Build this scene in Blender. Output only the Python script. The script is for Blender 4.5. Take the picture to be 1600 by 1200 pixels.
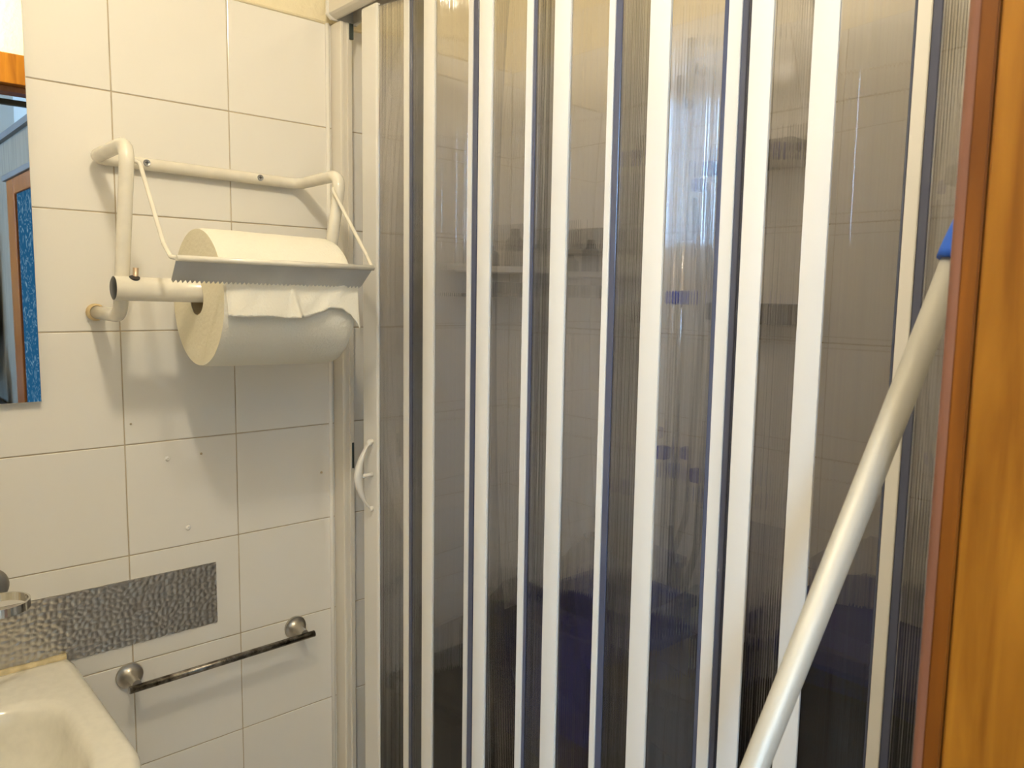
import bpy, bmesh, math, random
from mathutils import Vector, Matrix, noise
random.seed(7)
for o in list(bpy.data.objects): bpy.data.objects.remove(o)
SC = bpy.context.scene
COL = SC.collection
R = math.radians

# ------------------------------------------------------------------ camera, world, exposure
def make_camera():
    yaw, pit, rol = 0.841048, 0.111424, 0.0159345
    f = Vector((-math.sin(yaw)*math.cos(pit), math.cos(yaw)*math.cos(pit), -math.sin(pit)))
    r = Vector((math.cos(yaw), math.sin(yaw), 0)); u = r.cross(f)
    c, s = math.cos(rol), math.sin(rol)
    r2 = r*c + u*s; u2 = u*c - r*s
    cd = bpy.data.cameras.new('camera'); co = bpy.data.objects.new('camera', cd); COL.objects.link(co)
    cd.sensor_fit = 'HORIZONTAL'; cd.sensor_width = 36; cd.lens = 27.837; cd.clip_start = 0.02
    m = Matrix.Identity(4)
    for i in range(3):
        m[i][0] = r2[i]; m[i][1] = u2[i]; m[i][2] = -f[i]
    m[0][3], m[1][3], m[2][3] = 1.4703, -0.4067, 1.4721
    co.matrix_world = m
    cd.dof.use_dof = True; cd.dof.focus_distance = 1.35; cd.dof.aperture_fstop = 12
    SC.camera = co
make_camera()
W = bpy.data.worlds.new('World'); SC.world = W; W.use_nodes = True
W.node_tree.nodes['Background'].inputs[0].default_value = (0.55, 0.72, 1.0, 1)
W.node_tree.nodes['Background'].inputs[1].default_value = 0.15
SC.view_settings.view_transform = 'Standard'; SC.view_settings.look = 'None'
SC.view_settings.gamma = 1; SC.view_settings.use_curve_mapping = False
SC.view_settings.exposure = 0.05
SC.cycles.transparent_max_bounces = 20
LAMP = 306.0          # emission strength of the warm ceiling lamp
DAY = 88.0           # emission strength of the daylit frosted window
LAMP_POS = (0.94, -0.21, 2.275)

# ------------------------------------------------------------------ materials
def nt(name):
    m = bpy.data.materials.new(name); m.use_nodes = True
    return m, m.node_tree.nodes, m.node_tree.links
def pset(b, **k):
    for a, v in k.items():
        n = {'color': 'Base Color', 'rough': 'Roughness', 'metal': 'Metallic', 'coat': 'Coat Weight', 'coatr': 'Coat Roughness',
             'spec': 'Specular IOR Level', 'trans': 'Transmission Weight', 'ior': 'IOR', 'sub': 'Subsurface Weight'}[a]
        if a == 'color': v = (*v, 1)
        b.inputs[n].default_value = v
def mat(name, color, rough=.4, bump=0, bscale=40, vary=0, vscale=6, stretch=(1, 1, 1), dark=None, detail=4, **k):
    m, N, L = nt(name); b = N['Principled BSDF']; pset(b, color=color, rough=rough, **k)
    tc = N.new('ShaderNodeTexCoord'); mp = N.new('ShaderNodeMapping'); L.new(tc.outputs['Object'], mp.inputs[0])
    mp.inputs['Scale'].default_value = stretch
    if vary:
        n = N.new('ShaderNodeTexNoise'); n.inputs['Scale'].default_value = vscale; n.inputs['Detail'].default_value = detail
        L.new(mp.outputs[0], n.inputs[0])
        r = N.new('ShaderNodeValToRGB'); L.new(n.outputs[0], r.inputs[0])
        d = dark or tuple(c*(1-vary) for c in color)
        r.color_ramp.elements[0].position = .33; r.color_ramp.elements[1].position = .68
        r.color_ramp.elements[0].color = (*d, 1); r.color_ramp.elements[1].color = (*color, 1)
        L.new(r.outputs[0], b.inputs['Base Color'])
    if bump:
        n = N.new('ShaderNodeTexNoise'); n.inputs['Scale'].default_value = bscale; n.inputs['Detail'].default_value = 3
        L.new(mp.outputs[0], n.inputs[0])
        bp = N.new('ShaderNodeBump'); bp.inputs['Strength'].default_value = bump; bp.inputs['Distance'].default_value = .004
        L.new(n.outputs[0], bp.inputs['Height']); L.new(bp.outputs[0], b.inputs['Normal'])
    return m
def tile_mat():
    m, N, L = nt('glazed tile'); b = N['Principled BSDF']; pset(b, rough=.13, spec=.5)
    oi = N.new('ShaderNodeObjectInfo'); r = N.new('ShaderNodeValToRGB'); L.new(oi.outputs['Random'], r.inputs[0])
    r.color_ramp.elements[0].color = (.80, .775, .715, 1); r.color_ramp.elements[1].color = (.835, .805, .745, 1)
    L.new(r.outputs[0], b.inputs['Base Color'])
    g = N.new('ShaderNodeNewGeometry'); n = N.new('ShaderNodeTexNoise'); n.inputs['Scale'].default_value = 9
    L.new(g.outputs['Position'], n.inputs[0])
    bp = N.new('ShaderNodeBump'); bp.inputs['Strength'].default_value = .12; bp.inputs['Distance'].default_value = .004
    L.new(n.outputs[0], bp.inputs['Height']); L.new(bp.outputs[0], b.inputs['Normal'])
    return m
def clear_mat():
    m, N, L = nt('ribbed clear plastic'); N.remove(N['Principled BSDF']); out = N['Material Output']
    t = N.new('ShaderNodeBsdfTransparent'); t.inputs[0].default_value = (.985, .975, .98, 1)
    rf = N.new('ShaderNodeBsdfRefraction'); rf.inputs['Color'].default_value = (.975, .965, .975, 1)
    rf.inputs['Roughness'].default_value = .03; rf.inputs['IOR'].default_value = 1.42
    a = N.new('ShaderNodeMixShader'); a.inputs[0].default_value = .45
    # fine vertical streaks of the extruded plastic
    g = N.new('ShaderNodeNewGeometry'); mp = N.new('ShaderNodeMapping'); mp.inputs['Scale'].default_value = (260, 260, .6); L.new(g.outputs['Position'], mp.inputs[0])
    n = N.new('ShaderNodeTexNoise'); n.inputs['Scale'].default_value = 1; n.inputs['Detail'].default_value = 5; n.inputs['Roughness'].default_value = .7; L.new(mp.outputs[0], n.inputs[0])
    mr = N.new('ShaderNodeMapRange'); mr.inputs[1].default_value = .3; mr.inputs[2].default_value = .7; mr.inputs[3].default_value = .22; mr.inputs[4].default_value = .72
    L.new(n.outputs[0], mr.inputs[0]); L.new(mr.outputs[0], a.inputs[0])
    r = N.new('ShaderNodeValToRGB'); L.new(n.outputs[0], r.inputs[0]); r.color_ramp.elements[0].position = .3; r.color_ramp.elements[1].position = .72
    r.color_ramp.elements[0].color = (.99, .985, .99, 1); r.color_ramp.elements[1].color = (.955, .945, .96, 1)
    L.new(r.outputs[0], t.inputs[0]); L.new(r.outputs[0], rf.inputs['Color'])
    L.new(t.outputs[0], a.inputs[1]); L.new(rf.outputs[0], a.inputs[2])
    gl = N.new('ShaderNodeBsdfGlossy'); gl.inputs['Roughness'].default_value = .05
    fr = N.new('ShaderNodeFresnel'); fr.inputs[0].default_value = 1.45
    mx = N.new('ShaderNodeMixShader'); L.new(fr.outputs[0], mx.inputs[0]); L.new(a.outputs[0], mx.inputs[1]); L.new(gl.outputs[0], mx.inputs[2])
    L.new(mx.outputs[0], out.inputs[0])
    return m
def emit_mat(name, color, strength, texture=False):
    m, N, L = nt(name); N.remove(N['Principled BSDF']); e = N.new('ShaderNodeEmission')
    e.inputs[0].default_value = (*color, 1); e.inputs[1].default_value = strength
    if texture:
        tc = N.new('ShaderNodeTexCoord'); v = N.new('ShaderNodeTexVoronoi'); v.inputs['Scale'].default_value = 28
        n = N.new('ShaderNodeTexNoise'); n.inputs['Scale'].default_value = 5
        L.new(tc.outputs['Object'], n.inputs[0]); L.new(n.outputs['Color'], v.inputs[0])
        v.inputs['Scale'].default_value = 22
        r = N.new('ShaderNodeValToRGB'); L.new(v.outputs['Distance'], r.inputs[0])
        r.color_ramp.elements[0].color = (.50, .80, 1, 1); r.color_ramp.elements[0].position = .0
        r.color_ramp.elements[1].color = (.03, .17, .36, 1); r.color_ramp.elements[1].position = .42
        L.new(r.outputs[0], e.inputs[0])
    L.new(e.outputs[0], N['Material Output'].inputs[0])
    return m
def wood_mat(name, c1, c2, rough=.32, scale=7):
    m, N, L = nt(name); b = N['Principled BSDF']; pset(b, rough=rough, coat=.08, coatr=.3, spec=.35)
    g = N.new('ShaderNodeNewGeometry'); mp = N.new('ShaderNodeMapping'); L.new(g.outputs['Position'], mp.inputs[0])
    mp.inputs['Scale'].default_value = (9, 9, .7)
    n = N.new('ShaderNodeTexNoise'); n.inputs['Scale'].default_value = scale; n.inputs['Detail'].default_value = 6; n.inputs['Distortion'].default_value = .5
    L.new(mp.outputs[0], n.inputs[0])
    r = N.new('ShaderNodeValToRGB'); L.new(n.outputs[0], r.inputs[0])
    r.color_ramp.elements[0].position = .3; r.color_ramp.elements[1].position = .72
    r.color_ramp.elements[0].color = (*c1, 1); r.color_ramp.elements[1].color = (*c2, 1)
    # small dark knots
    v = N.new('ShaderNodeTexVoronoi'); v.inputs['Scale'].default_value = 1.3
    mp2 = N.new('ShaderNodeMapping'); mp2.inputs['Scale'].default_value = (14, 14, 5); L.new(g.outputs['Position'], mp2.inputs[0]); L.new(mp2.outputs[0], v.inputs[0])
    r2 = N.new('ShaderNodeValToRGB'); L.new(v.outputs['Distance'], r2.inputs[0])
    r2.color_ramp.elements[0].color = (.35, .3, .25, 1); r2.color_ramp.elements[1].color = (1, 1, 1, 1); r2.color_ramp.elements[1].position = .07
    mm = N.new('ShaderNodeMix'); mm.data_type = 'RGBA'; mm.blend_type = 'MULTIPLY'; mm.inputs[0].default_value = 1
    L.new(r.outputs[0], mm.inputs[6]); L.new(r2.outputs[0], mm.inputs[7]); L.new(mm.outputs[2], b.inputs['Base Color'])
    bp = N.new('ShaderNodeBump'); bp.inputs['Strength'].default_value = .08; bp.inputs['Distance'].default_value = .002
    L.new(n.outputs[0], bp.inputs['Height']); L.new(bp.outputs[0], b.inputs['Normal'])
    return m
M = dict(
    tile=tile_mat(),
    grout=mat('grout', (.60, .50, .36), .85, vary=.25, vscale=20),
    white=mat('white glazed wall', (.80, .77, .71), .2),
    plaster=mat('cream plaster', (.84, .75, .53), .9, bump=.9, bscale=55),
    ceil=mat('ceiling paint', (.80, .77, .70), .9, bump=.2),
    floor=mat('floor tile', (.60, .55, .48), .4, vary=.2),
    pvc=mat('white pvc', (.77, .745, .69), .28, bump=.04, bscale=15),
    pvc2=mat('cream pvc', (.74, .69, .60), .3, bump=.04, bscale=15),
    clear=clear_mat(),
    blue=mat('smoky blue hinge plastic', (.085, .095, .15), .16, spec=.6),
    slot=mat('dark latch slot', (.03, .045, .045), .4),
    enamel=mat('cream enamel', (.83, .78, .66), .25, vary=.1, vscale=30, coat=.3),
    steel=mat('dull blade metal', (.64, .63, .60), .45, vary=.12, vscale=14, metal=.35),
    chrome=mat('chrome', (.72, .70, .66), .12, metal=1.0),
    satin=mat('dulled chrome', (.50, .47, .42), .32, metal=1.0),
    chrome_old=mat('worn chrome', (.36, .34, .31), .22, metal=1.0, vary=.75, vscale=60, dark=(.05, .04, .03), bump=.2, bscale=150),
    hammered=mat('hammered metal', (.56, .53, .49), .30, metal=1.0),
    paper=mat('tissue paper', (.86, .82, .70), .95, bump=.35, bscale=260),
    paper_end=mat('paper roll end', (.86, .79, .60), .95, bump=.3, bscale=140),
    card=mat('cardboard core', (.42, .33, .19), .9),
    black=mat('black plastic', (.012, .014, .016), .35),
    cap=mat('yellowed rubber cap', (.68, .52, .28), .7),
    pin=mat('worn steel pin', (.55, .42, .30), .45, metal=.7),
    screw=mat('zinc screw', (.38, .39, .40), .35, metal=.8),
    ceramic=mat('cream ceramic', (.82, .79, .69), .12, coat=.4, vary=.06, vscale=70),
    caulk=mat('yellowed caulk', (.80, .66, .38), .6, vary=.35, vscale=45),
    mirror=mat('mirror glass', (.93, .95, .94), .0, metal=1.0),
    mirror_edge=mat('mirror edge', (.45, .50, .48), .25),
    wood=wood_mat('varnished wood', (.20, .062, .003), (.40, .155, .012)),
    wood_strip=wood_mat('dark varnished strip', (.13, .034, .0015), (.24, .072, .004), .4),
    wood_edge=wood_mat('reddish wood edge with reflection tint', (.19, .075, .040), (.25, .105, .060), .25),  # pinkish colour includes the pale tile reflection on the rounded edge
    pole=mat('satin aluminium', (.52, .50, .44), .52, metal=.4),
    blue_cap=mat('blue plastic', (.012, .11, .62), .35),
    navy=mat('navy plastic', (.012, .018, .16), .4),
    dark=mat('dark plastic', (.014, .015, .018), .45, vary=.4),
    dkbrown=mat('dark brown cardboard', (.06, .045, .035), .8),
    grey=mat('grey plastic', (.16, .155, .15), .5),
    clip=mat('blue clip plastic', (.02, .035, .42), .4),
    bluewall=mat('pale blue paint', (.50, .53, .53), .8),
    boards=mat('grey brown boards', (.20, .185, .155), .7, vary=.3, vscale=9, stretch=(6, 6, .4)),
    moulding=mat('grey moulding', (.10, .11, .13), .5),
    beige=mat('beige laminate', (.55, .50, .38), .5),
    bottle=mat('blue bottle plastic', (.02, .22, .60), .2),
    bottle2=mat('white bottle plastic', (.60, .68, .72), .3),
    lamp=emit_mat('warm opal glass', (1.0, .89, .675), LAMP),
    fill_glow=emit_mat('warm fill glow', (1.0, .84, .57), 50.0),  # glow of the added fill disc in the next room
    day=emit_mat('daylit frosted glass', (.34, .62, 1.0), DAY),
    blueglass=emit_mat('daylit textured blue glass', (.2, .5, .9), .55, True),
)

# ------------------------------------------------------------------ mesh helpers
def link(name, me, m=None, parent=None, smooth=False):
    o = bpy.data.objects.new(name, me); COL.objects.link(o)
    if m is not None: me.materials.append(m)
    if parent is not None: o.parent = parent
    if smooth:
        for p in me.polygons: p.use_smooth = True
    return o
def from_bm(name, bm, m, parent=None, smooth=False):
    bmesh.ops.recalc_face_normals(bm, faces=bm.faces)
    me = bpy.data.meshes.new(name); bm.to_mesh(me); bm.free()
    return link(name, me, m, parent, smooth)
def box_bm(x0, x1, y0, y1, z0, z1, bev=0, seg=2):
    bm = bmesh.new(); bmesh.ops.create_cube(bm, size=1)
    for v in bm.verts:
        v.co = Vector(((x0+x1)/2+v.co.x*(x1-x0), (y0+y1)/2+v.co.y*(y1-y0), (z0+z1)/2+v.co.z*(z1-z0)))
    if bev: bmesh.ops.bevel(bm, geom=bm.edges[:], offset=bev, segments=seg, affect='EDGES', profile=.5)
    return bm
def box(name, x0, x1, y0, y1, z0, z1, m, parent=None, bev=0, seg=2):
    return from_bm(name, box_bm(x0, x1, y0, y1, z0, z1, bev, seg), m, parent)
def extrude_z(name, pts, z0, z1, m, parent=None, bev=0):
    bm = bmesh.new(); a = [bm.verts.new((x, y, z0)) for x, y in pts]; b = [bm.verts.new((x, y, z1)) for x, y in pts]
    n = len(pts)
    for i in range(n): bm.faces.new((a[i], a[(i+1) % n], b[(i+1) % n], b[i]))
    bm.faces.new(a[::-1]); bm.faces.new(b)
    if bev:
        es = [e for e in bm.edges if abs(e.verts[0].co.z-e.verts[1].co.z) > 1e-6]
        bmesh.ops.bevel(bm, geom=es, offset=bev, segments=3, affect='EDGES')
    return from_bm(name, bm, m, parent)
def extrude_x(name, pts, x0, x1, m, parent=None):
    bm = bmesh.new(); a = [bm.verts.new((x0, y, z)) for y, z in pts]; b = [bm.verts.new((x1, y, z)) for y, z in pts]
    n = len(pts)
    for i in range(n): bm.faces.new((a[i], a[(i+1) % n], b[(i+1) % n], b[i]))
    bm.faces.new(a[::-1]); bm.faces.new(b)
    return from_bm(name, bm, m, parent)
def fillet(pts, rad, seg=7):
    P = [Vector(p) for p in pts]; out = [P[0]]
    for i in range(1, len(P)-1):
        a = (P[i-1]-P[i]); b = (P[i+1]-P[i]); la, lb = a.length, b.length; a.normalize(); b.normalize()
        ang = a.angle(b)
        if ang > math.pi-.02: out.append(P[i]); continue
        t = min(rad/math.tan(ang/2), la*.49, lb*.49); p0 = P[i]+a*t; p1 = P[i]+b*t
        for k in range(seg+1):
            s = k/seg
            out.append(p0*(1-s)**2 + P[i]*2*s*(1-s) + p1*s*s)
    out.append(P[-1]); return out
def tube_bm(pts, r, sides=14, bm=None, caps=True):
    bm = bm or bmesh.new(); P = [Vector(p) for p in pts]; n = len(P)
    rr = r if hasattr(r, '__len__') else [r]*n
    T = [((P[min(i+1, n-1)]-P[max(i-1, 0)])).normalized() for i in range(n)]
    ref = Vector((0, 0, 1)) if abs(T[0].z) < .9 else Vector((1, 0, 0))
    N0 = (ref - T[0]*ref.dot(T[0])).normalized(); rings = []
    for i in range(n):
        N0 = (N0 - T[i]*N0.dot(T[i])).normalized(); B = T[i].cross(N0)
        rings.append([bm.verts.new(P[i] + (N0*math.cos(2*math.pi*k/sides) + B*math.sin(2*math.pi*k/sides))*rr[i]) for k in range(sides)])
    for i in range(n-1):
        for k in range(sides):
            bm.faces.new((rings[i][k], rings[i][(k+1) % sides], rings[i+1][(k+1) % sides], rings[i+1][k]))
    if caps: bm.faces.new(rings[0][::-1]); bm.faces.new(rings[-1])
    return bm
def tube(name, pts, r, m, parent=None, sides=14, rad=0):
    if rad: pts = fillet(pts, rad)
    o = from_bm(name, tube_bm(pts, r, sides), m, parent)
    for p in o.data.polygons: p.use_smooth = len(p.vertices) == 4
    return o
def lathe(name, prof, m, parent=None, origin=(0, 0, 0), axis=(0, 0, 1), sides=28, smooth=True):
    bm = bmesh.new(); rot = Vector((0, 0, 1)).rotation_difference(Vector(axis)).to_matrix(); O = Vector(origin); rings = []
    for r, h in prof:
        if r < 1e-6: rings.append([bm.verts.new(O + rot @ Vector((0, 0, h)))]); continue
        rings.append([bm.verts.new(O + rot @ Vector((r*math.cos(2*math.pi*k/sides), r*math.sin(2*math.pi*k/sides), h))) for k in range(sides)])
    for a, b in zip(rings[:-1], rings[1:]):
        for k in range(sides):
            k2 = (k+1) % sides
            if len(a) == 1 and len(b) == 1: continue
            if len(a) == 1: bm.faces.new((a[0], b[k2], b[k]))
            elif len(b) == 1: bm.faces.new((a[k], a[k2], b[0]))
            else: bm.faces.new((a[k], a[k2], b[k2], b[k]))
    o = from_bm(name, bm, m, parent, smooth)
    if smooth:
        try: o.data.set_sharp_from_angle(angle=R(40))
        except Exception: pass
    return o
def tag(o, label, cat, group=None):
    o['label'] = label; o['category'] = cat
    if group: o['group'] = group
    return o
def struct(o): o['kind'] = 'structure'; return o
def empty(name, loc=(0, 0, 0)):
    o = bpy.data.objects.new(name, None); COL.objects.link(o); o.empty_display_size = .05
    o.location = loc
    return o
def thing(name, label, cat, group=None):
    return tag(empty(name), label, cat, group)

# ------------------------------------------------------------------ the bathroom shell
YB = 0.8955          # back wall of the shower
XR = 1.285           # bathroom face of the door wall
ZC = 2.47
wl = struct(box('wall_left', -.12, -.0016, -1.1, YB+.12, 0, 2.0, M['grout']))
wb = struct(box('wall_back', -.0016, XR+.14, YB+.0016, YB+.12, 0, 2.0, M['grout']))
struct(box('wall_left_upper', -.12, -.003, -1.1, YB+.12, 2.0, ZC, M['plaster']))
struct(box('wall_back_upper', -.003, XR+.14, YB+.003, YB+.12, 2.0, ZC, M['plaster']))
tile_me = None
def tile(parent, w, h, mtx):
    key = (round(w, 4), round(h, 4))
    if key not in tile.cache:
        bm = box_bm(-w/2, w/2, -h/2, h/2, -.006, 0, .0011, 2)
        bmesh.ops.recalc_face_normals(bm, faces=bm.faces)
        me = bpy.data.meshes.new('tile'); bm.to_mesh(me); bm.free(); me.materials.append(M['tile']); tile.cache[key] = me
    o = bpy.data.objects.new('tile', tile.cache[key]); COL.objects.link(o); o.parent = parent; o.matrix_world = mtx
tile.cache = {}
G = .0019
ML = Matrix(((0, 0, 1, 0), (1, 0, 0, 0), (0, 1, 0, 0), (0, 0, 0, 1)))       # local x->y, y->z, z->x
MB = Matrix(((-1, 0, 0, 0), (0, 0, -1, 0), (0, 1, 0, 0), (0, 0, 0, 1)))      # faces -y
cols = [-1.0+.2*i for i in range(8)] + [.6, .8, YB]
cols = [-1.0, -.8, -.6, -.4, -.2, 0, .2, .4, .6, .8, YB]
for a, b in zip(cols[:-1], cols[1:]):
    for k in range(10):
        z = .1+.2*k
        j = random.uniform(-.0004, .0004)
        mt = Matrix.Translation((j*.6, (a+b)/2, z)) @ Matrix.Rotation(random.uniform(-.0012, .0012), 4, 'Z') @ ML
        tile(wl, b-a-G, .2-G, mt)
bx = [0, .2, .4, .6, .8, 1.0, 1.2, XR]
for a, b in zip(bx[:-1], bx[1:]):
    for k in range(10):
        tile(wb, b-a-G, .2-G, Matrix.Translation(((a+b)/2, YB, .1+.2*k)) @ MB)
# small plugs of filler in old drill holes of the left wall
for i, (y, z, r) in enumerate(((.071, 1.167, .0046), (.104, 1.032, .0050), (.132, 1.169, .0022), (.379, 1.099, .0026), (.011, 1.237, .0020))):
    lathe('hole_plug', [(0, .0004), (r*.45, .0026), (r*.8, .0020), (r, .0004), (r*1.02, -.001)], M['tile'] if i < 2 else M['grout'], wl, (0, y, z), (1, 0, 0), 12)
struct(tube('trim_1', [(.0012, .4015, .02), (.0012, .4015, 2.0)], .0042, M['tile'], sides=12))
# caulk line on top of the tiles
struct(tube('trim_2', [(-.001, -1.05, 2.001), (-.001, YB, 2.001)], .0032, M['plaster'], sides=8))
lathe('wall_screw', [(0, .002), (.004, .0018), (.006, .0005), (.006, -.002)], M['screw'], None, (-.003, .357, 2.045), (1, 0, 0), 12)
tag(bpy.data.objects['wall_screw'], 'small screw head in the cream plaster above the tiles', 'screw')

struct(box('floor', -.12, 3.7, -2.4, YB+.12, -.06, 0, M['floor']))
struct(box('ceiling', -.12, XR+.14, -1.2, YB+.12, ZC, ZC+.08, M['ceil']))
struct(box('wall_front', -.12, XR+.14, -1.2, -1.1, 0, ZC, M['white']))
# wall with the doorway; the doorway runs from y=-.56 to y=.16
X1 = 1.41
struct(box('wall_right', XR, X1, .20, YB, 0, ZC, M['white']))
struct(box('wall_right_near', XR, X1, -1.1, -.60, 0, ZC, M['white']))
struct(box('wall_right_header', XR, X1, -.60, .20, 2.12, ZC, M['plaster']))

# ------------------------------------------------------------------ wooden door frame at the right of the view
df = empty('door_1'); struct(df)
YJ = .16
def bull(x0, x1, y0, y1, r, side):
    pts = []
    for k in range(9):
        a = math.pi + (math.pi/2)*k/8
        pts.append((x0+r+r*math.cos(a), y0+r+r*math.sin(a)))
    return pts + [(x1, y0), (x1, y1), (x0, y1)]
extrude_z('door_stop', bull(1.266, 1.2745, YJ+.001, .20, .0062, 0), 0, 2.14, M['wood_edge'], df)
extrude_z('door_stop', [(1.2748, YJ-.0005), (1.2860, YJ-.0005), (1.2860, .20), (1.2748, .20)], 0, 2.14, M['wood_strip'], df, .0012)
extrude_z('jamb_board', [(1.2874, YJ-.002), (1.43, YJ-.002), (1.43, .20), (1.2874, .20)], 0, 2.14, M['wood'], df, .0014)
extrude_z('jamb_board', [(1.266, -.60), (1.43, -.60), (1.43, -.56), (1.266, -.56)], 0, 2.14, M['wood'], df, .0014)
box('head_board', 1.266, 1.43, -.56, YJ-.002, 2.052, 2.136, M['wood'], df, .002)
box('head_stop', 1.30, 1.36, -.56, YJ-.003, 2.035, 2.052, M['wood_edge'], df, .002)
box('closer_arm', 1.40, 1.42, -.2, .15, 2.018, 2.034, M['slot'], df, .002)

# ------------------------------------------------------------------ the next room, seen in the mirror
struct(box('wall_next_back', X1, 3.7, .345, .42, 0, 2.166, M['boards']))
struct(box('wall_next_back_upper', X1, 3.7, .50, .56, 2.0, 2.72, M['bluewall']))
struct(box('trim_3', X1, 3.7, .325, .50, 2.150, 2.178, M['moulding']))
struct(box('wall_next_far', 3.6, 3.7, -2.4, .56, 0, 2.72, M['bluewall']))
struct(box('ceiling_next', X1, 3.7, -2.4, .56, 2.72, 2.8, M['ceil']))
struct(box('wall_next_divider', X1-.02, X1+.0, -2.4, -1.1, 0, 2.72, M['bluewall']))
struct(box('wall_next_divider_upper', X1-.02, X1, -1.2, .56, ZC, 2.72, M['bluewall']))
WX0, WX1, WZ0, WZ1 = 2.98, 3.56, 1.72, 2.62
struct(box('wall_next_front', X1, WX0, -2.4, -2.3, 0, 2.72, M['bluewall']))
struct(box('wall_next_front_side', WX1, 3.7, -2.4, -2.3, 0, 2.72, M['bluewall']))
struct(box('wall_next_front_lower', WX0, WX1, -2.4, -2.3, 0, WZ0, M['bluewall']))
struct(box('wall_next_front_upper', WX0, WX1, -2.4, -2.3, WZ1, 2.72, M['bluewall']))
w1 = struct(empty('window_1'))
box('pane', WX0+.04, WX1-.04, -2.37, -2.36, WZ0+.04, WZ1-.04, M['day'], w1)
box('frame_rail', WX0, WX1, -2.38, -2.30, WZ0, WZ0+.05, M['pvc'], w1, .004)
box('frame_rail', WX0, WX1, -2.38, -2.30, WZ1-.05, WZ1, M['pvc'], w1, .004)
box('frame_post', WX0, WX0+.05, -2.38, -2.30, WZ0+.05, WZ1-.05, M['pvc'], w1, .004)
box('frame_post', WX1-.05, WX1, -2.38, -2.30, WZ0+.05, WZ1-.05, M['pvc'], w1, .004)
box('frame_post', (WX0+WX1)/2-.03, (WX0+WX1)/2+.03, -2.38, -2.31, WZ0+.05, WZ1-.05, M['pvc'], w1, .004)
# glazed door with textured blue glass on the boarded wall
d2 = struct(empty('door_2'))
box('door_stile', 2.66, 2.82, .315, .345, 0, 1.95, M['wood_strip'], d2, .004)
box('door_stile', 1.72, 1.84, .315, .345, 0, 1.95, M['wood_strip'], d2, .004)
box('door_rail', 1.84, 2.66, .315, .345, 1.88, 1.95, M['wood_strip'], d2, .004)
box('door_rail', 1.84, 2.66, .315, .345, 0, .30, M['wood_strip'], d2, .004)
box('pane', 1.84, 2.66, .326, .338, .30, 1.88, M['blueglass'], d2)
box('door_lintel', 1.70, 2.86, .305, .345, 1.95, 1.975, M['moulding'], d2, .003)
cb = thing('wall_cupboard', 'beige cupboard reflected at the left edge of the mirror', 'cupboard')
box('body', 3.25, 3.599, -.25, .315, 1.21, 2.0, M['beige'], cb, .004)
box('door', 3.235, 3.249, -.24, .305, 1.22, 1.99, M['beige'], cb, .004)
sb = thing('side_counter', 'dark low counter under the bottles in the mirror', 'counter')
box('body', 3.05, 3.599, -.5, .30, 0, .88, M['dark'], sb, .004); box('top', 3.02, 3.599, -.52, .31, .881, .91, M['dark'], sb, .004)
for i, (x, y, h, r, mm, lab) in enumerate(((3.15, .262, .19, .026, 'bottle', 'slim blue bottle reflected in the bottom corner of the mirror'), (3.2, .15, .30, .05, 'bottle2', 'pale blue round bottle reflected behind the slim blue one'))):
    bt = thing('bottle', lab, 'bottle')
    lathe('body', [(0, 0), (r, 0), (r, h*.7), (r*.45, h*.85), (r*.45, h*.9), (0, h*.9)], M[mm], bt, (x, y, .911))
    lathe('cap', [(0, 0), (r*.5, 0), (r*.5, h*.12), (0, h*.12)], M['black'], bt, (x, y, .911+h*.902))

# ------------------------------------------------------------------ ceiling lamp (out of view, lights the room)
lp = thing('ceiling_lamp', 'warm opal ceiling lamp above the middle of the bathroom', 'lamp')
lx, ly, lz = LAMP_POS
lathe('base', [(0, ZC), (.07, ZC), (.07, ZC-.02), (.02, ZC-.03), (.012, lz+.075), (.03, lz+.045), (0, lz+.045)], M['pvc'], lp, (lx, ly, 0))
lathe('shade', [(0, .040), (.018, .038), (.034, .026), (.040, 0), (.034, -.026), (.018, -.038), (0, -.040)], M['lamp'], lp, (lx, ly, lz))

lq = thing('added_fill_lamp', 'added warm fill disc on the unseen ceiling behind the doorway', 'lamp')  # unseen lamp added to send soft warm fill through the doorway
lathe('base', [(0, 2.719), (.12, 2.719), (.12, 2.69), (0, 2.69)], M['pvc'], lq, (2.35, -1.05, 0))
lathe('shade', [(0, 2.689), (.21, 2.685), (.235, 2.66), (.21, 2.635), (0, 2.615)], M['fill_glow'], lq, (2.35, -1.05, 0), sides=40)
# ------------------------------------------------------------------ mirror
mi = thing('wall_mirror', 'frameless wall mirror at the left edge above the basin', 'mirror')
box('backing', .0005, .009, -.75, -.127, 1.29, 2.35, M['mirror_edge'], mi)
box('glass', .0092, .013, -.7515, -.1265, 1.2885, 2.352, M['mirror'], mi, .0006, 1)

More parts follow.
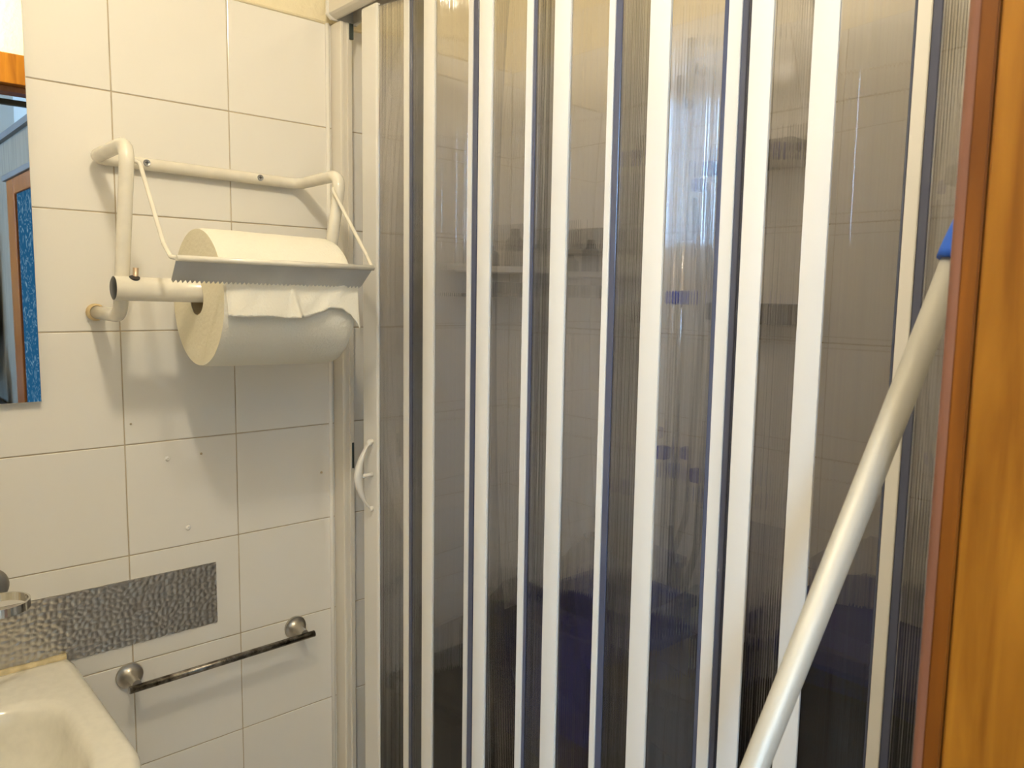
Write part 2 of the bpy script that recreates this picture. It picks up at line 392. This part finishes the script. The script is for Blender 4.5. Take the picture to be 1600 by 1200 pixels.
# ------------------------------------------------------------------ hammered metal strip
def hammered():
    y0, y1, z0, z1 = -.62, .1535, .8365, .9560
    ny, nz = 330, 60
    rnd = random.Random(3); cell = .0105; seeds = {}
    for i in range(-2, int((y1-y0)/cell)+3):
        for j in range(-2, int((z1-z0)/cell)+3):
            seeds[(i, j)] = ((i+.5+rnd.uniform(-.42, .42))*cell, (j+.5+rnd.uniform(-.42, .42))*cell)
    V = []; F = []
    for a in range(ny+1):
        for b in range(nz+1):
            y = (y1-y0)*a/ny; z = (z1-z0)*b/nz; ci, cj = int(y/cell), int(z/cell)
            ds = sorted((math.hypot(y-seeds[(i, j)][0], z-seeds[(i, j)][1]) for i in range(ci-1, ci+2) for j in range(cj-1, cj+2) if (i, j) in seeds))
            e = min(1, (ds[1]-ds[0])/cell/.55)
            h = .0015*(e*e*(3-2*e)) 
            V.append((.0016+h, y0+y, z0+z))
    for a in range(ny):
        for b in range(nz):
            q = a*(nz+1)+b; F.append((q, q+nz+1, q+nz+2, q+1))
    n = len(V)
    V += [(-.0005, y0, z0), (-.0005, y1, z0), (-.0005, y1, z1), (-.0005, y0, z1)]
    c = [0, ny*(nz+1), ny*(nz+1)+nz, nz]
    for k in range(4):
        F.append((c[k], n+k, n+(k+1) % 4, c[(k+1) % 4]))
    me = bpy.data.meshes.new('splashback_strip'); me.from_pydata(V, [], F)
    o = link('splashback_strip', me, M['hammered'])
    for i, p in enumerate(me.polygons): p.use_smooth = i < ny*nz
    return tag(o, 'dark hammered metal strip on the tiles above the basin', 'strip')
hammered()

# ------------------------------------------------------------------ wash basin
def basin():
    t = thing('wash_basin', 'cream ceramic wash basin with rounded corner at lower left', 'basin')
    cx, cy = .25, -.40; n = 128; zt = .845
    def rr(x0, x1, y0, y1, rad):
        # rounded rectangle sampled by angle from the centre; rad = (back, front)
        pts = []
        for k in range(n):
            a = 2*math.pi*k/n; d = Vector((math.cos(a), math.sin(a)))
            lo, hi = 0, 2
            for _ in range(40):
                mid = (lo+hi)/2; x = cx+d.x*mid; y = cy+d.y*mid
                R_ = rad[1] if x > cx else rad[0]
                inside = x0 <= x <= x1 and y0 <= y <= y1
                if inside:
                    qx = max(x0+R_-x, x-(x1-R_), 0); qy = max(y0+R_-y, y-(y1-R_), 0)
                    if qx > 0 and qy > 0 and math.hypot(qx, qy) > R_: inside = False
                if inside: lo = mid
                else: hi = mid
            pts.append((cx+d.x*lo, cy+d.y*lo))
        return pts
    O = (.003, .49, -.70, -.100)
    I = (.135, .445, -.648, -.152)
    def ins(r, e): return (r[0]+(e if r[0] > .01 or e > .008 else 0), r[1]-e, r[2]+e, r[3]-e)
    loops = []
    def add(rect, rad, z): loops.append([(x, y, z) for x, y in rr(*rect, rad)])
    add((O[0], O[1]-.12, O[2]+.10, O[3]-.10), (.05, .13), zt-.17)
    add((O[0], O[1]-.03, O[2]+.025, O[3]-.025), (.02, .13), zt-.12)
    add((O[0], O[1], O[2], O[3]), (.012, .13), zt-.045)
    add((O[0], O[1], O[2], O[3]), (.012, .13), zt-.010)
    add((O[0], O[1]-.002, O[2]+.002, O[3]-.002), (.012, .13), zt-.004)
    add((O[0], O[1]-.008, O[2]+.008, O[3]-.008), (.012, .125), zt)
    add((O[0]+.014, O[1]-.014, O[2]+.014, O[3]-.014), (.012, .122), zt+.0003)
    add((I[0]-.016, I[1]+.016, I[2]-.016, I[3]+.016), (.084, .13), zt+.0008)
    add((I[0]-.008, I[1]+.008, I[2]-.008, I[3]+.008), (.080, .128), zt+.0004)
    add((I[0]-.002, I[1]+.002, I[2]-.002, I[3]+.002), (.076, .125), zt-.0025)
    add((I[0]+.003, I[1]-.003, I[2]+.003, I[3]-.003), (.073, .12), zt-.010)
    add((I[0]+.006, I[1]-.006, I[2]+.006, I[3]-.006), (.072, .12), zt-.022)
    add((I[0]+.012, I[1]-.012, I[2]+.014, I[3]-.014), (.07, .11), zt-.055)
    add((I[0]+.022, I[1]-.022, I[2]+.03, I[3]-.03), (.07, .11), zt-.085)
    add((I[0]+.045, I[1]-.05, I[2]+.065, I[3]-.065), (.07, .09), zt-.115)
    add((I[0]+.08, I[1]-.09, I[2]+.13, I[3]-.13), (.05, .05), zt-.135)
    bm = bmesh.new(); rs = [[bm.verts.new(p) for p in l] for l in loops]
    for a, b in zip(rs[:-1], rs[1:]):
        for k in range(n): bm.faces.new((a[k], a[(k+1) % n], b[(k+1) % n], b[k]))
    bm.faces.new(rs[0][::-1]); bm.faces.new(rs[-1])
    from_bm('bowl', bm, M['ceramic'], t, True)
    lathe('drain', [(0, .004), (.015, .005), (.022, .004), (.024, .0)], M['chrome'], t, (.285, -.40, zt-.1345), (0, 0, 1), 24)
    # bead of yellowed caulk against the wall
    P = []; rad = []
    for k in range(70):
        y = -.70+(.592)*k/69
        P.append((.0045+.001*noise.noise(Vector((y*60, 0, 0))), y, zt+.0005+.0016*noise.noise(Vector((y*45, 3, 0))))); rad.append(.0066+.0018*noise.noise(Vector((y*70, 7, 1))))
    o = from_bm('caulk_bead', tube_bm(P, rad, 10), M['caulk'], t, True)
basin()

# ------------------------------------------------------------------ towel bar
def towel_bar():
    t = thing('towel_bar', 'short worn chrome towel bar screwed to the tiles', 'towel bar')
    for y, z in ((-.008, .780), (.314, .782)):
        r = lathe('rosette', [(0, .0), (.0225, 0), (.0238, .0028), (.0225, .0060), (.0190, .0068), (.0125, .0105), (.0092, .0170), (.0080, .028), (.0078, .046), (0, .046)], M['satin'], t, (0, y, z), (1, 0, 0), 32)
    tube('bar', [(.047, -.0215, .7735), (.047, .334, .7775)], .0066, M['chrome_old'], t, 18)
towel_bar()

# ------------------------------------------------------------------ glass holder ring
def holder():
    t = thing('tumbler_holder', 'chrome tumbler holder ring above the metal strip at left edge', 'holder')
    y0, z0 = -.2135, .995
    lathe('rosette', [(0, 0), (.029, 0), (.030, .003), (.028, .006), (.022, .008), (.012, .011), (.009, .020), (0, .020)], M['satin'], t, (0, y0, z0), (1, 0, 0), 36)
    tube('stem', [(.018, y0, z0), (.050, y0, z0-.004)], .006, M['chrome'], t)
    bm = bmesh.new(); n = 64; c = Vector((.088, y0+.002, z0-.005)); r0, r1, h = .0385, .0415, .0065
    L = [[bm.verts.new((c.x+r*math.cos(2*math.pi*k/n), c.y+r*math.sin(2*math.pi*k/n), c.z+z)) for k in range(n)] for r, z in ((r0, -h), (r0, h), (r1, h), (r1, -h))]
    for i in range(4):
        for k in range(n): bm.faces.new((L[i][k], L[i][(k+1) % n], L[(i+1) % 4][(k+1) % n], L[(i+1) % 4][k]))
    from_bm('ring', bm, M['chrome'], t)
holder()

# ------------------------------------------------------------------ paper towel dispenser
def dispenser():
    t = thing('paper_towel_dispenser', 'white tubular wall dispenser with serrated cutter bar over the roll', 'dispenser')
    path = [(.004, -.040, 1.433), (.152, -.041, 1.431), (.184, -.031, 1.690), (.0125, -.034, 1.687), (.0125, .330, 1.681), (.176, .330, 1.683), (.146, .306, 1.425), (.004, .306, 1.427)]
    tube('frame', fillet(path, .030, 9), .0108, M['enamel'], t, 18)
    for y, z in ((-.040, 1.433), (.306, 1.427)):
        lathe('foot_cap', [(0, 0), (.0135, 0), (.0145, .004), (.0142, .014), (.0115, .018), (.0108, .017)], M['cap'], t, (.0005, y, z), (1, 0, 0), 20)
    for y, z in ((.046, 1.6865), (.248, 1.6835)):
        s = lathe('screw', [(0, .0008), (.0032, .0012), (.0052, .0018), (.006, .0002), (.006, -.002)], M['screw'], t, (.0232, y, z), (1, 0, 0), 16)
        box('slot', .0238, .0247, y-.0032, y+.0032, z-.0006, z+.0006, M['black'], s); box('slot', .0238, .0247, y-.0006, y+.0006, z-.0032, z+.0032, M['black'], s)
    sp = tube('spindle', [(.176, -.056, 1.4735), (.176, .332, 1.4665)], .0185, M['enamel'], t, 28)
    lathe('end_cap', [(0, .0015), (.015, .0014), (.0178, .0), (.0178, -.006)], M['black'], sp, (.176, -.0562, 1.4735), (0, -1, 0), 28)
    pn = tube('pin', [(.176, -.026, 1.468), (.178, -.024, 1.505)], .0042, M['pin'], sp, 12)
    lathe('pin_hole', [(0, .0004), (.0078, .0004), (.0078, -.002)], M['black'], sp, (.184, -.028, 1.4900), (.42, 0, .9), 16)
    # cutter: rod on two wire arms and serrated plate
    A = (.315, -.010, 1.5170); B = (.315, .311, 1.5140)
    la = tube('arm', fillet([(.180, -.030, 1.664), (.180, -.014, 1.664), (.262, -.010, 1.540), (.298, -.012, 1.519), A], .008, 5), .0032, M['enamel'], t, 10)
    ra = tube('arm', fillet([(.172, .329, 1.658), (.172, .314, 1.658), (.262, .330, 1.538), (.300, .317, 1.517), B], .008, 5), .0032, M['enamel'], t, 10)
    cut = tube('cutter_rod', [A, B], .0044, M['enamel'], t, 12)
    bm = bmesh.new(); n = 46; th = .0012
    top = []; bot = []
    for k in range(n*2+1):
        s = k/(2*n); y = A[1]+(B[1]-A[1])*s; zz = A[2]+(B[2]-A[2])*s
        tooth = .0042 if k % 2 else 0
        top.append(Vector((.315, y, zz))); bot.append(Vector((.2885-.0036*(k % 2), A[1]+.001+(B[1]-A[1]-.008)*s, zz-.0300-tooth)))
    va = [bm.verts.new(v) for v in top]; vb = [bm.verts.new(v) for v in bot]
    va2 = [bm.verts.new(v-Vector((th, 0, 0))) for v in top]; vb2 = [bm.verts.new(v-Vector((th, 0, 0))) for v in bot]
    for i in range(len(va)-1):
        bm.faces.new((va[i], va[i+1], vb[i+1], vb[i])); bm.faces.new((va2[i], vb2[i], vb2[i+1], va2[i+1])); bm.faces.new((vb[i], vb[i+1], vb2[i+1], vb2[i]))
    bm.faces.new((va[0], vb[0], vb2[0], va2[0])); bm.faces.new((va[-1], va2[-1], vb2[-1], vb[-1]))
    from_bm('serrated_plate', bm, M['steel'], t)
dispenser()
def paper_roll():
    t = thing('paper_roll', 'large cream paper towel roll hanging on the wall dispenser', 'paper roll')
    c0 = Vector((.172, .070, 1.4605)); c1 = Vector((.172, .296, 1.4555)); ro, ri = .1115, .0278; n = 96; ny = 26
    bm = bmesh.new(); rings = []
    for j in range(ny+1):
        s = j/ny; c = c0.lerp(c1, s); ring = []
        for k in range(n):
            a = 2*math.pi*k/n
            w = .0009*noise.noise(Vector((math.cos(a)*2.2, s*5, math.sin(a)*2.2))) + .0012*max(0, s-.55)*noise.noise(Vector((a*3+s*9, s*4, 2)))*2
            e = -.0022 if j in (0, ny) else 0
            ring.append(bm.verts.new(c+Vector((math.cos(a)*(ro+w+e), 0, math.sin(a)*(ro+w+e)))))
        rings.append(ring)
    for a, b in zip(rings[:-1], rings[1:]):
        for k in range(n): bm.faces.new((a[k], a[(k+1) % n], b[(k+1) % n], b[k]))
    body = from_bm('body', bm, M['paper'], t, True)
    for c, sg, ring in ((c0, -1, 0), (c1, 1, 1)):
        bm = bmesh.new(); rs = []
        for r, h in ((ro-.0020, 0), (ro*.8, .0006), (ro*.5, .0), (ri, .001)):
            rs.append([bm.verts.new(c+Vector((math.cos(2*math.pi*k/n)*r, sg*h, math.sin(2*math.pi*k/n)*r))) for k in range(n)])
        for a, b in zip(rs[:-1], rs[1:]):
            for k in range(n): bm.faces.new((a[k], a[(k+1) % n], b[(k+1) % n], b[k]))
        from_bm('roll_end', bm, M['paper_end'], t, True)
    bm = bmesh.new(); rs = [[bm.verts.new(c+Vector((math.cos(2*math.pi*k/40)*ri, 0, math.sin(2*math.pi*k/40)*ri))) for k in range(40)] for c in (c0, c1)]
    for k in range(40): bm.faces.new((rs[0][k], rs[0][(k+1) % 40], rs[1][(k+1) % 40], rs[1][k]))
    from_bm('core', bm, M['card'], t, True)
    # loose torn end of the paper hanging under the cutter
    nu, nv = 90, 16; V = []; F = []
    def zbot(s):
        pts = [(0, 1.434), (.12, 1.4325), (.30, 1.4335), (.42, 1.4295), (.50, 1.4305), (.56, 1.432), (.66, 1.439), (.76, 1.447), (.84, 1.446), (.91, 1.437), (.96, 1.425), (1, 1.41)]
        for (a, za), (b, zb) in zip(pts[:-1], pts[1:]):
            if a <= s <= b: u = (s-a)/(b-a); u = u*u*(3-2*u); return za*(1-u)+zb*u
        return 1.42
    for i in range(nu+1):
        s = i/nu; y = .0715+.2275*s
        zb = zbot(s)+.0012*noise.noise(Vector((s*60, 5, 0)))
        for j in range(nv+1):
            v = j/nv; z = 1.494*(1-v)+zb*v
            d = .2845+.0045*v
            crease = math.exp(-((s-.455-.05*v)/.022)**2)*.0085*v
            crease += math.exp(-((s-.90+.10*v)/.03)**2)*.004*(1-v)
            crease += math.exp(-((s-.03)/.03)**2)*-.002
            wob = .0024*noise.noise(Vector((s*7+v*1.5, v*2, 1)))*(.4+v) + .0012*math.sin(s*38+v*5)*(1-v)
            V.append((d+crease+wob+.0035*v*v, y, z))
    for i in range(nu):
        for j in range(nv):
            q = i*(nv+1)+j; F.append((q, q+1, q+nv+2, q+nv+1))
    me = bpy.data.meshes.new('loose_sheet'); me.from_pydata(V, [], F)
    o = link('loose_sheet', me, M['paper'], t, True); o['label'] = 'torn loose end of the paper under the cutter'
    md = o.modifiers.new('thick', 'SOLIDIFY'); md.thickness = .0006
paper_roll()

# ------------------------------------------------------------------ shower door frame
Z0, Z1 = .10, 1.992
fr = thing('shower_door_frame', 'white plastic wall profile and top rail of the shower door', 'door frame')
extrude_z('wall_profile', [(.001, .409), (.0375, .409), (.0400, .4105), (.0408, .4150), (.0385, .4165), (.0385, .4235), (.0415, .4245), (.0415, .4275), (.0385, .4290), (.0385, .4345), (.0350, .4370), (.001, .437)], .06, 1.998, M['pvc2'], fr)
extrude_z('latch_slot', [(.0380, .4295), (.0398, .4295), (.0398, .4340), (.0380, .4340)], 1.108, 1.162, M['slot'], fr)
box('seal_block', .0388, .0430, .4275, .4365, 1.968, 1.997, M['slot'], fr)
extrude_x('top_rail', [(.392, 2.052), (.392, 2.012), (.396, 2.0085), (.406, 2.0035), (.410, 2.0035), (.410, 2.03), (.446, 2.03), (.446, 2.0035), (.452, 2.0035), (.462, 2.012), (.462, 2.052)], .026, 1.28, M['pvc2'], fr)
extrude_x('rail_end', [(.388, 2.054), (.388, 2.010), (.397, 2.0015), (.455, 2.0015), (.464, 2.010), (.464, 2.054)], .0205, .026, M['pvc'], fr)
extrude_z('wall_profile', [(1.284, .405), (1.262, .405), (1.262, .455), (1.284, .455)], .06, 1.998, M['pvc2'], fr)
box('bottom_rail', .04, 1.26, .395, .455, .06, .095, M['pvc2'], fr, .003)
struct(box('trim_4', 0, XR, .38, .47, 0, .06, M['tile']))

# ------------------------------------------------------------------ folding shower door
dr = thing('folding_shower_door', 'folding shower door of clear ribbed panels and white strips', 'shower door')
def panel(P0, P1, seed):
    rnd = random.Random(seed); a = Vector(P0); b = Vector(P1); d = b-a; Ln = d.length; d.normalize(); nrm = Vector((d.y, -d.x))
    if nrm.y > 0: nrm = -nrm
    pitch = .0034; nr = max(6, int(Ln/pitch)); sub = 8; f = []
    amps = [rnd.uniform(.00003, .00015) for _ in range(nr)]
    for i in range(nr*sub+1):
        k = min(i//sub, nr-1); s = i/(nr*sub)
        h = amps[k]*(1-math.cos(2*math.pi*(i % sub)/sub)) if i % sub else 0
        f.append(a + d*(Ln*s) + nrm*(.0010+h))
    bk = [b - nrm*.0008, a - nrm*.0008]
    bm = bmesh.new(); pts = f+bk; n = len(pts)
    lo = [bm.verts.new((p.x, p.y, Z0)) for p in pts]; hi = [bm.verts.new((p.x, p.y, Z1)) for p in pts]
    fs = []
    for i in range(n): fs.append(bm.faces.new((lo[i], lo[(i+1) % n], hi[(i+1) % n], hi[i])))
    bm.faces.new(lo[::-1]); bm.faces.new(hi)
    for i in range(len(f)-1): fs[i].smooth = True
    bmesh.ops.recalc_face_normals(bm, faces=bm.faces)
    me = bpy.data.meshes.new('panel'); bm.to_mesh(me); bm.free()
    me.set_sharp_from_angle(angle=R(60))
    return link('panel', me, M['clear'], dr)
def frontstrip(xl, xr, y):
    w = xr-xl; pts = []
    for k in range(9):
        s = k/8; pts.append((xl+w*s, y - .0012*math.sin(math.pi*s)))
    pts += [(xr, y+.003), (xr-.003, y+.0085), (xl+.003, y+.0085), (xl, y+.003)]
    return extrude_z('white_strip', pts, Z0, Z1, M['pvc'], dr)
def backstrip(xl, xwl, xwr, xr, y):
    # white face between two smoky translucent hinge flanges
    o = extrude_z('white_strip', [(xwl, y-.003), (xwr, y-.003), (xwr-.001, y+.004), (xwl+.001, y+.004)], Z0, Z1, M['pvc'], dr, .0008)
    for p, q in ((xl, xwl), (xwr, xr)):
        if q-p > .002:
            extrude_z('hinge_flange', [(p, y-.0012), (q-.0003, y-.0022), (q-.0003, y+.0035), (p, y+.0025)], Z0, Z1, M['blue'], dr, .0006)
# leading stile with the handle
stile = extrude_z('leading_stile', [(.126, .405), (.1285, .4035), (.176, .4035), (.1785, .405), (.1785, .4125), (.126, .4125)], Z0-.02, Z1+.004, M['pvc'], dr, .0006)
B = [(.332, .362, .400), (.480, .510, .400), (.646, .676, .400), (.815, .846, .400), (.958, .985, .400), (1.032, 1.060, .400), (1.205, 1.233, .402)]
# (left, white-left, white-right, right, y) of the rear folds
A = [(.2375, .239, .2555, .266, .425), (.4045, .406, .4175, .431, .440), (.568, .569, .583, .5905, .420), (.730, .731, .742, .754, .420), (.8925, .8995, .918, .927, .445), (1.005, 1.007, 1.022, 1.026, .455), (1.122, 1.1255, 1.1395, 1.149, .430)]
prev = (.1785, .409)
for i, (b, a) in enumerate(zip(B, A)):
    backstrip(*a)
    panel((prev[0]+.0004, prev[1]), (a[0]-.0004, a[4]), 10+i)
    panel((a[3]+.0004, a[4]), (b[0]-.0004, b[2]+.0055), 40+i)
    frontstrip(*b)
    prev = (b[1], b[2]+.0055)
panel((prev[0]+.0004, prev[1]), (1.2615, .424), 90)
# handle: bowed grip on two studs with a middle bridge
hx = .160
hd = tube('handle', fillet([(hx, .4045, 1.186), (hx, .396, 1.186), (hx, .396, 1.178)], .004, 4), .0052, M['pvc'], stile, 12)
tube('stud', [(hx, .4045, 1.052), (hx, .396, 1.052)], .0052, M['pvc'], hd, 12)
bm = bmesh.new(); n = 24; prev_r = None
for k in range(n+1):
    s = k/n; z = 1.186-(.134)*s; bow = math.sin(math.pi*s)**.8
    yc = .398-.026*bow; wx = .0042+.002*math.sin(math.pi*s); th = .0018+.0065*math.sin(math.pi*s)**2
    ring = [bm.verts.new((hx+dx*wx, yc+dy*th, z)) for dx, dy in ((-1, -.3), (-.6, -1), (.6, -1), (1, -.3), (.6, 1), (-.6, 1))]
    if prev_r:
        for i in range(6): bm.faces.new((prev_r[i], prev_r[(i+1) % 6], ring[(i+1) % 6], ring[i]))
    else: bm.faces.new(ring)
    prev_r = ring
bm.faces.new(prev_r[::-1]); from_bm('grip', bm, M['pvc'], hd, True)
tube('bridge', [(hx, .4045, 1.1205), (hx, .370, 1.1195)], .0042, M['pvc'], hd, 12)

# ------------------------------------------------------------------ pole leaning in front of the shower
pl = thing('mop_pole', 'long satin metal pole with blue end leaning before the shower door', 'pole')
T = Vector((1.2165, .300, 1.486)); Bt = Vector((1.1385, .20, 1.106)); dv = (T-Bt).normalized()
foot = Bt + dv*((.012-Bt.z)/dv.z); top = Bt + dv*((1.5085-Bt.z)/dv.z)
tube('shaft', [foot+dv*.03, top], .0113, M['pole'], pl, 28)
cp = [(.0, 1.0), (.05, 1.0), (.10, .96)]
tube('end_grip', [top-dv*.003, top+dv*.004, top+dv*.02, top+dv*.05, top+dv*.075, top+dv*.082], [.0150, .0152, .0142, .0118, .0105, .004], M['blue_cap'], pl, 24)
tube('foot_plug', [foot, foot+dv*.03], .0125, M['blue_cap'], pl, 20)

# ------------------------------------------------------------------ things inside the shower, behind the panels
def open_crate(name, lab, x0, x1, y0, y1, z0, z1, m, rim):
    t = thing(name, lab, 'crate'); w = .008
    bm = bmesh.new()
    for q in ((x0, x1, y0, y0+w), (x0, x1, y1-w, y1), (x0, x0+w, y0+w, y1-w), (x1-w, x1, y0+w, y1-w)):
        b2 = box_bm(q[0], q[1], q[2], q[3], z0, z1-.02); me = bpy.data.meshes.new('tmp'); b2.to_mesh(me); b2.free(); bm.from_mesh(me); bpy.data.meshes.remove(me)
    b2 = box_bm(x0+w, x1-w, y0+w, y1-w, z0, z0+w); me = bpy.data.meshes.new('tmp'); b2.to_mesh(me); b2.free(); bm.from_mesh(me); bpy.data.meshes.remove(me)
    me = bpy.data.meshes.new('body'); bm.to_mesh(me); bm.free(); link('body', me, m, t)
    for q in ((x0-.008, x1+.008, y0-.008, y0+w), (x0-.008, x1+.008, y1-w, y1+.008), (x0-.008, x0+w, y0+w, y1-w), (x1-w, x1+.008, y0+w, y1-w)):
        box('rim', q[0], q[1], q[2], q[3], z1-.0198, z1, rim, t, .002)
    return t
bbx = thing('storage_box', 'wide black storage box low down behind the shower panels', 'box')
box('body', .13, .84, .50, .86, .0005, .655, M['dark'], bbx, .012); box('lid', .12, .85, .49, .87, .6555, .69, M['dark'], bbx, .008)
open_crate('crate', 'navy blue crate on the black box behind the panels', .425, .635, .56, .80, .6905, .92, M['navy'], M['navy'])
bg = thing('bag', 'dark crumpled bag beside the navy crate behind the panels', 'bag')
bm = bmesh.new(); bmesh.ops.create_icosphere(bm, subdivisions=4, radius=1)
for v in bm.verts:
    v.co *= 1+.16*noise.noise(v.co*2.2)+.06*noise.noise(v.co*6)
    v.co = Vector((.29+v.co.x*.095, .69+v.co.y*.12, max(.691, .77+v.co.z*.105)))
from_bm('sack', bm, M['dark'], bg, True)
lathe('knot', [(.02, 0), (.008, .012), (.016, .03), (0, .034)], M['dark'], bg, (.29, .69, .87))
b2 = thing('carton', 'dark brown carton between navy crate and black bin', 'carton')
box('body', .66, .82, .56, .82, .6905, .86, M['dkbrown'], b2, .003); box('flap', .66, .82, .558, .66, .861, .865, M['dkbrown'], b2)
bn = thing('dustbin', 'tall black bin with navy rim behind the rightmost panels', 'bin')
extrude_z('body', [(.90, .55), (1.22, .55), (1.22, .86), (.90, .86)], .0005, 1.0, M['dark'], bn, .03)
extrude_z('rim', [(.89, .54), (1.23, .54), (1.23, .87), (.89, .87)], 1.0005, 1.028, M['navy'], bn, .03)
# corner shelf with dark bottles
cs = thing('corner_shelf', 'white corner shelf in the shower behind the panels', 'shelf')
arc = [(.002, YB-.002), (.002, YB-.17)]+[(.002+.17*math.sin(a), YB-.002-.17*math.cos(a)) for a in [math.pi/2*k/12 for k in range(1, 12)]]+[(.172, YB-.002)]
extrude_z('plate', arc, 1.524, 1.530, M['pvc'], cs); extrude_z('lip', [(.002+.165*math.sin(a), YB-.002-.165*math.cos(a)) for a in [math.pi/2*k/12 for k in range(13)]]+[(.002+.17*math.sin(a), YB-.002-.17*math.cos(a)) for a in [math.pi/2*k/12 for k in range(12, -1, -1)]], 1.5302, 1.537, M['pvc'], cs)
for i, (x, y, h, lab) in enumerate(((.035, .80, .05, 'squat dark bottle on the corner shelf by the left wall'), (.09, .83, .085, 'dark shampoo bottle on the corner shelf, nearest the back wall'))):
    bt = thing('shampoo_bottle', lab, 'bottle')
    lathe('body', [(0, 0), (.022, 0), (.024, .01), (.023, h*.75), (.010, h*.92), (0, h*.92)], M['grey'], bt, (x, y, 1.5305))
    lathe('cap', [(0, 0), (.011, 0), (.010, h*.18), (0, h*.18)], M['dark'], bt, (x, y, 1.5307+h*.92))
sp = thing('soap_rack', 'dark rack below the corner shelf in the shower', 'rack')
box('tray', .004, .10, .74, .87, 1.468, 1.476, M['grey'], sp, .002); box('guard', .093, .10, .74, .87, 1.4762, 1.502, M['dark'], sp, .001)
gr = thing('wall_ledge', 'grey ledge on the back wall of the shower', 'ledge')
box('ledge', .20, .40, .82, YB-.001, 1.562, 1.570, M['grey'], gr, .002); box('front', .20, .40, .814, .8198, 1.562, 1.612, M['grey'], gr, .002)
# riser rail with blue clips
rl = thing('shower_riser', 'chrome riser rail on the back wall of the shower', 'shower rail')
tube('rail', [(.545, .855, .75), (.545, .855, 1.95)], .009, M['chrome'], rl, 14)
for z in (.80, 1.90): tube('bracket', [(.545, .8955, z), (.545, .864, z)], .010, M['chrome'], rl, 12)
tube('hose', fillet([(.60, .84, 1.68), (.635, .83, 1.4), (.62, .83, 1.0), (.58, .84, .88), (.56, .86, .95)], .1, 10), .007, M['grey'], rl, 10)
for z, x, lab in ((1.705, .612, 'small slate blue slider high up beside the shower riser'), (1.473, .556, 'topmost small blue clip on the shower riser'), (1.171, .530, 'blue clip left of the hose at mid height in the shower'), (1.14, .612, 'blue clip right of the rail at mid height in the shower'), (.880, .585, 'lowest blue clip behind the shower panels')):
    c = thing('rail_clip', lab, 'clip', 'blue clips in the shower')
    box('body', x-.012, x+.012, .822, .845, z-.013, z+.013, M['clip'], c, .004); box('jaw', x-.008, x+.008, .8452, .8458, z-.010, z+.010, M['clip'], c)
ws = thing('wire_rack', 'dark two tier rack on the back wall of the shower, right side', 'rack')
for z in (1.43, 1.70): box('tier', .66, .79, .80, YB-.001, z, z+.035, M['grey'], ws, .003)
for x in (.665, .785): tube('upright', [(x, .885, 1.40), (x, .885, 1.80)], .004, M['grey'], ws, 8)
